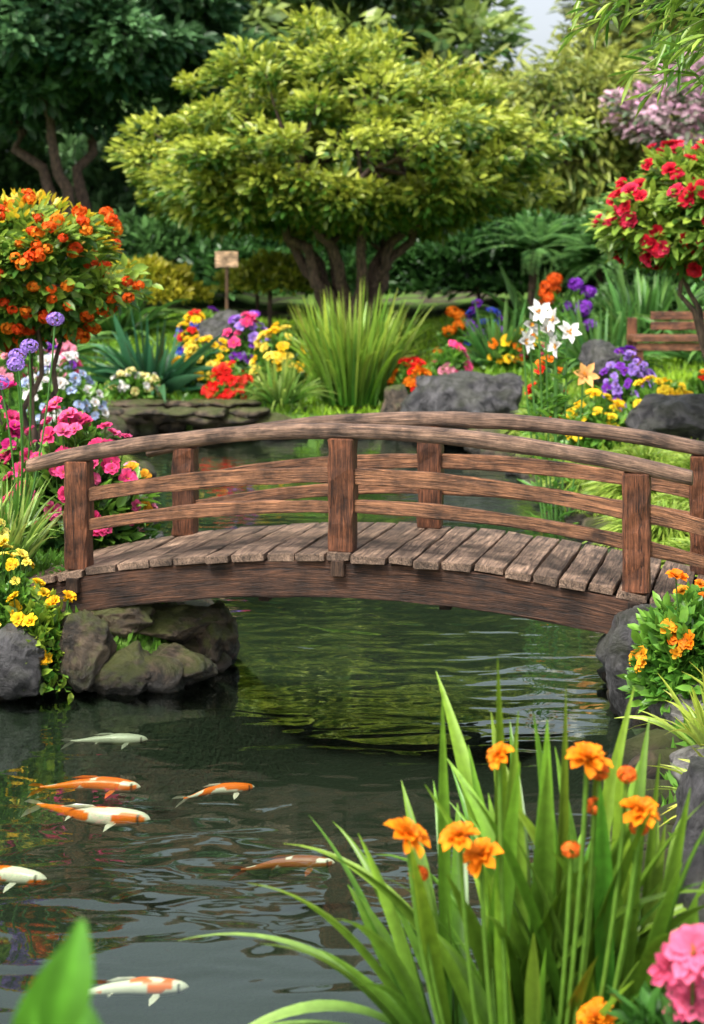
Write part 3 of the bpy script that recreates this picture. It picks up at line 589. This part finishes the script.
bed('pink_azalea_bush',-2.3,13.2,1.72,.58,.4,[PNK,(.9,.14,.35),(.8,.05,.2)],66,.075,petals=6,ca=DK,cb=LT,nl=1500,LL=.16)
bed('magenta_azalea_bush',-3.1,13.6,1.85,.5,.4,[MAG,PNK],40,.075,petals=6,nl=1200,LL=.15)
b=B()
for x,y,z in [(-2.42,12.0,2.33),(-2.55,12.2,2.25),(-2.3,12.4,2.52),(-2.66,12.1,2.05),(-2.5,11.9,2.2)]:
    tube(b,curve((-2.55,12.1,.65),(x,y,z),(.05,0,0),7),.008,5,col=(.06,.17,.03),mat=0)
    ballflower(b,[(x,y,z)],.085,LVD,n=130,sz=.28)
clump(b,-2.6,12.1,.65,60,.9,.035,.5,.4,MD,LT,rad=.1)
b.obj('allium_plant',PM)
b=B();clump(b,-2.6,11.7,.55,90,.95,.042,.5,.5,(.08,.2,.03),(.34,.46,.1),rad=.16);clump(b,-2.95,11.8,.55,70,.95,.042,.6,.5,(.08,.2,.03),(.34,.46,.1),rad=.16);b.obj('strap_leaf_plant',PM)
bed('yellow_flower_bush',-2.45,11.15,1.0,.28,.2,[(.95,.8,.12),YEL],26,.052,nl=700,LL=.1)
bed('yellow_flower_bush',-2.14,11.0,.74,.27,.2,[YEL,(.95,.5,.01)],18,.05,nl=900,LL=.11,ca=MD,cb=YG)
bed('yellow_flower_bush',-2.65,11.5,1.25,.22,.18,[(.95,.85,.2)],14,.05,nl=400,LL=.1)
bed('red_flower_plant',-2.08,11.6,.86,.10,.08,[RED],5,.05,nl=80,LL=.06)
bed('orange_flower_bush',-1.95,13.6,1.35,.3,.25,[(.95,.45,.02),LPK],16,.07,nl=500,LL=.1)
bed('orange_flower_bush',2.05,9.75,1.0,.30,.24,[ORG,(.95,.4,.02)],20,.06,nl=1500,LL=.12,ca=MD,cb=LT)
bed('orange_flower_bush',2.35,10.2,1.0,.3,.25,[ORG,YEL],14,.06,nl=900,LL=.12)
b=B()
for x,y in [(2.0,8.7),(2.15,8.1),(1.95,7.7),(2.3,9.0)]:
    clump(b,x,y,h1(x,y),70,.5,.03,.9,.6,(.12,.24,.03),(.5,.58,.08),rad=.12)
b.obj('grass_clump',PM)

# ---------------------------------------------------------------- foreground iris with orange flowers
b=B()
for x,y,n,L_ in [(.40,5.75,24,1.3),(.68,5.85,30,1.42),(.92,5.75,26,1.4),(.62,5.55,18,1.05),(1.08,5.8,14,1.3)]:
    clump(b,x,y,.02,n,L_,.070,.62,.5,(.022,.09,.01),(.20,.36,.03),rad=.15,seg=14,taper=2.6,side=(1,0,0),pw=.9)
    clump(b,x,y,.02,n//2,L_*.85,.034,.6,.6,(.02,.08,.01),(.14,.29,.03),rad=.16,seg=12,taper=2.2)
ds=A([[-.75,-.15,.9],[-1,-.1,.7],[-.5,-.3,.8],[.8,-.1,.8],[.9,.1,.7],[-.2,-.5,.75],[.3,-.5,.7],[-.9,-.3,.45],[-.9,.1,.95]])
blades(b,A([[.35,5.7,.05]]*3+[[1.1,5.8,.1]]*2+[[.5,5.5,.05],[.8,5.5,.05],[.3,5.6,.05],[.35,5.8,.05]]),ds,A([1.0,1.05,.8,1.0,.9,.75,.75,.9,1.15]),.062,A([.7,.6,.9,.5,.4,1.0,1.0,.5,.4]),(.05,.16,.02),(.30,.46,.10),seg=16,taper=2.2)
FL=[(.19,.93,1),(.446,.84,1),(.37,.93,.9),(.805,1.20,1),(.99,1.01,1),(.507,1.205,.7),(.76,.86,.5),(.84,1.015,.5),(.23,.78,.55),(.84,.28,1),(.95,1.13,.5),(1.0,.93,.5),(.86,1.13,.5)]
for x,z,s in FL:
    yy=5.36+rng.uniform(-.05,.05);x*=.97;z=2.9-(2.9-z)*.955
    tube(b,curve((.6+(x-.6)*.5,5.45,.0),(x,yy,z),((x-.6)*.08,0,0),8),.0085,6,col=(.12,.24,.03),mat=0)
    if s>=.7:
        flowers(b,A([[x,yy,z]]),A([[rng.normal()*.4,-.35,.9]]),.080*s,A([(.95,.28,.008)]),petals=9,layers=4,cup=.15,centre=(.75,.18,.01),wide=.85)
    else: ballflower(b,[(x,yy,z)],.038,(.85,.17,.02),n=80,sz=.5)
b.obj('iris_clump',PM)
bed('pink_flower_bush',1.04,4.95,.66,.22,.2,[(.85,.16,.3),(.8,.12,.25)],3,.075,petals=9,nl=520,LL=.12,ca=DK,cb=MD,extra=[(.93,4.68,.86),(.985,4.62,.93),(1.0,4.7,.76),(1.05,4.66,.82)])
# near leafy plant, lower left
b=B();x0,y0=-.62,2.75;z0=h1(x0,y0)
for i,(x,y,z) in enumerate([(-.50,2.65,1.62),(-.56,2.7,1.55),(-.66,2.65,1.60),(-.44,2.7,1.48),(-.6,2.6,1.40)]):
    P=curve((x0,y0,z0),(x,y,z),(0,0,0),8);tube(b,P,.006,6,col=(.08,.2,.03),mat=0)
    bigleaf(b,(x,y,z),(.25+rng.normal()*.3,rng.normal()*.2,1.),(.15+rng.normal()*.3,-1,.3),.19,.085,A([.075,.22,.018])*rng.uniform(.8,1.2))
    for k in range(3):
        q=P[5+k//2];a=rng.uniform(0,6.28);bigleaf(b,q,(math.cos(a),math.sin(a)*.5,.9),(rng.normal()*.3,-1,.6),.16,.075,A([.07,.2,.02])*rng.uniform(.7,1.2))
b.obj('leafy_plant',PM)

# bamboo overhanging from the right
b=B()
for k,(x,y) in enumerate([(3.5,9.6),(3.8,10.2),(3.7,9.0)]):
    z0=h1(x,y);tube(b,curve((x,y,z0),(x-.5,y,5.6),(.25,0,0),14),np.linspace(.035,.015,14),8,col=(.1,.16,.03),mat=0)
for i in range(40):
    z=rng.uniform(4.0,5.4);p0=A([3.3,9.5+rng.normal()*.3,z]);p1=A([rng.uniform(1.15,2.4),9.2+rng.normal()*.6,z+rng.uniform(-.5,.3)])
    lim=3.98+.2*max(0,1.7-p1[0])
    if p1[2]<lim: p1[2]=lim+rng.random()*.4
    P=curve(p0,p1,(0,0,.22),12);tube(b,P,np.linspace(.009,.002,12),4,col=(.1,.13,.04),mat=0)
    n=42;t=rng.uniform(.25,1,n);ii=t*11;i0=np.minimum(ii.astype(int),10);pp=P[i0]+(P[i0+1]-P[i0])*(ii-i0)[:,None]
    dd=nrm(A([-.8,0,-.45])+rng.normal(size=(n,3))*.5);leaf(b,pp,dd,rv(n)*.5+A([0,0,1]),.2*rng.uniform(.6,1.2,n),.03,green(n,(.07,.19,.02),(.32,.44,.07)))
b.obj('bamboo',PM)

# ---------------------------------------------------------------- bench and sign
be=bpy.data.objects.new('wooden_bench',None);sc.collection.objects.link(be)
bx,by=5.95,28.2;bz=h1(bx,by)
def box(b,p0,p1,S,U,hw,hh,col=(.20,.085,.042)): prism(b,np.linspace(np.asarray(p0,float),np.asarray(p1,float),3),A(S,),A(U),hw,hh,.012,col)
X_=(1.,0,0);Y_=(0,1.,0);Z_=(0,0,1.)
b=B()
for i in range(4): box(b,(bx-1.05,by-.3+i*.2,1.70),(bx+1.05,by-.3+i*.2,1.70),Y_,Z_,.09,.055)
box(b,(bx-1.0,by-.33,1.56),(bx+1.0,by-.33,1.56),Y_,Z_,.02,.07)
b.obj('seat',[M_WOOD],False,be)
b=B()
for i in range(2): box(b,(bx-.6,by+.46,1.90+i*.18),(bx+1.0,by+.46,1.90+i*.18),Y_,Z_,.025,.075)
b.obj('backrest',[M_WOOD],False,be)
b=B()
for x in (bx-.95,bx+.95):
    for y in (by-.25,by+.38): box(b,(x,y,bz-.05),(x,y,1.63 if y<by else (2.05 if x<bx else 2.5)),X_,Y_,.08,.07)
    box(b,(x,by-.2,1.1),(x,by+.3,1.1),X_,Z_,.03,.06)
b.obj('legs',[M_WOOD],False,be)
sg=bpy.data.objects.new('wooden_sign',None);sc.collection.objects.link(sg)
b=B();box(b,(-2.62,33.5,1.0),(-2.62,33.5,2.95),X_,Y_,.035,.035,(.13,.08,.04));b.obj('post',[M_WOOD],False,sg)
b=B();box(b,(-2.86,33.44,3.12),(-2.38,33.44,3.12),Y_,Z_,.02,.17,(.6,.42,.26));b.obj('board',[M_WOOD],False,sg)

# ---------------------------------------------------------------- sky, sun, camera
w=bpy.data.worlds.new('World');sc.world=w;w.use_nodes=True;nt=w.node_tree;bg=nt.nodes['Background']
sk=nt.nodes.new('ShaderNodeTexSky');sk.sky_type='NISHITA';sk.sun_disc=False
sd=nrm(A([-.40,-.58,1.1]));el=math.asin(sd[2]);sk.sun_elevation=el;sk.sun_rotation=math.atan2(sd[0],sd[1]);sk.air_density=1.0;sk.dust_density=6.0;sk.ozone_density=.4
hs=nt.nodes.new('ShaderNodeHueSaturation');hs.inputs['Saturation'].default_value=.42;hs.inputs['Value'].default_value=1.25
nt.links.new(sk.outputs[0],hs.inputs['Color']);nt.links.new(hs.outputs[0],bg.inputs[0]);bg.inputs[1].default_value=.26
sl_=bpy.data.lights.new('sun','SUN');sl_.energy=3.7;sl_.angle=math.radians(9);sl_.color=(1,.96,.89)
so=bpy.data.objects.new('sun',sl_);sc.collection.objects.link(so);so.rotation_euler=Vector(-sd).to_track_quat('-Z','Y').to_euler()
cam=bpy.data.cameras.new('camera');co=bpy.data.objects.new('camera',cam);sc.collection.objects.link(co);sc.camera=co
co.location=(0,0,2.9);co.rotation_euler=(math.radians(90),0,0)
cam.sensor_fit='VERTICAL';cam.sensor_height=36;cam.lens=36*1600/1024;cam.shift_y=-(512-270)/1024
cam.clip_end=2000;cam.dof.use_dof=True;cam.dof.focus_distance=9.8;cam.dof.aperture_fstop=2.2
sc.view_settings.view_transform='Standard';sc.view_settings.look='None';sc.view_settings.exposure=0
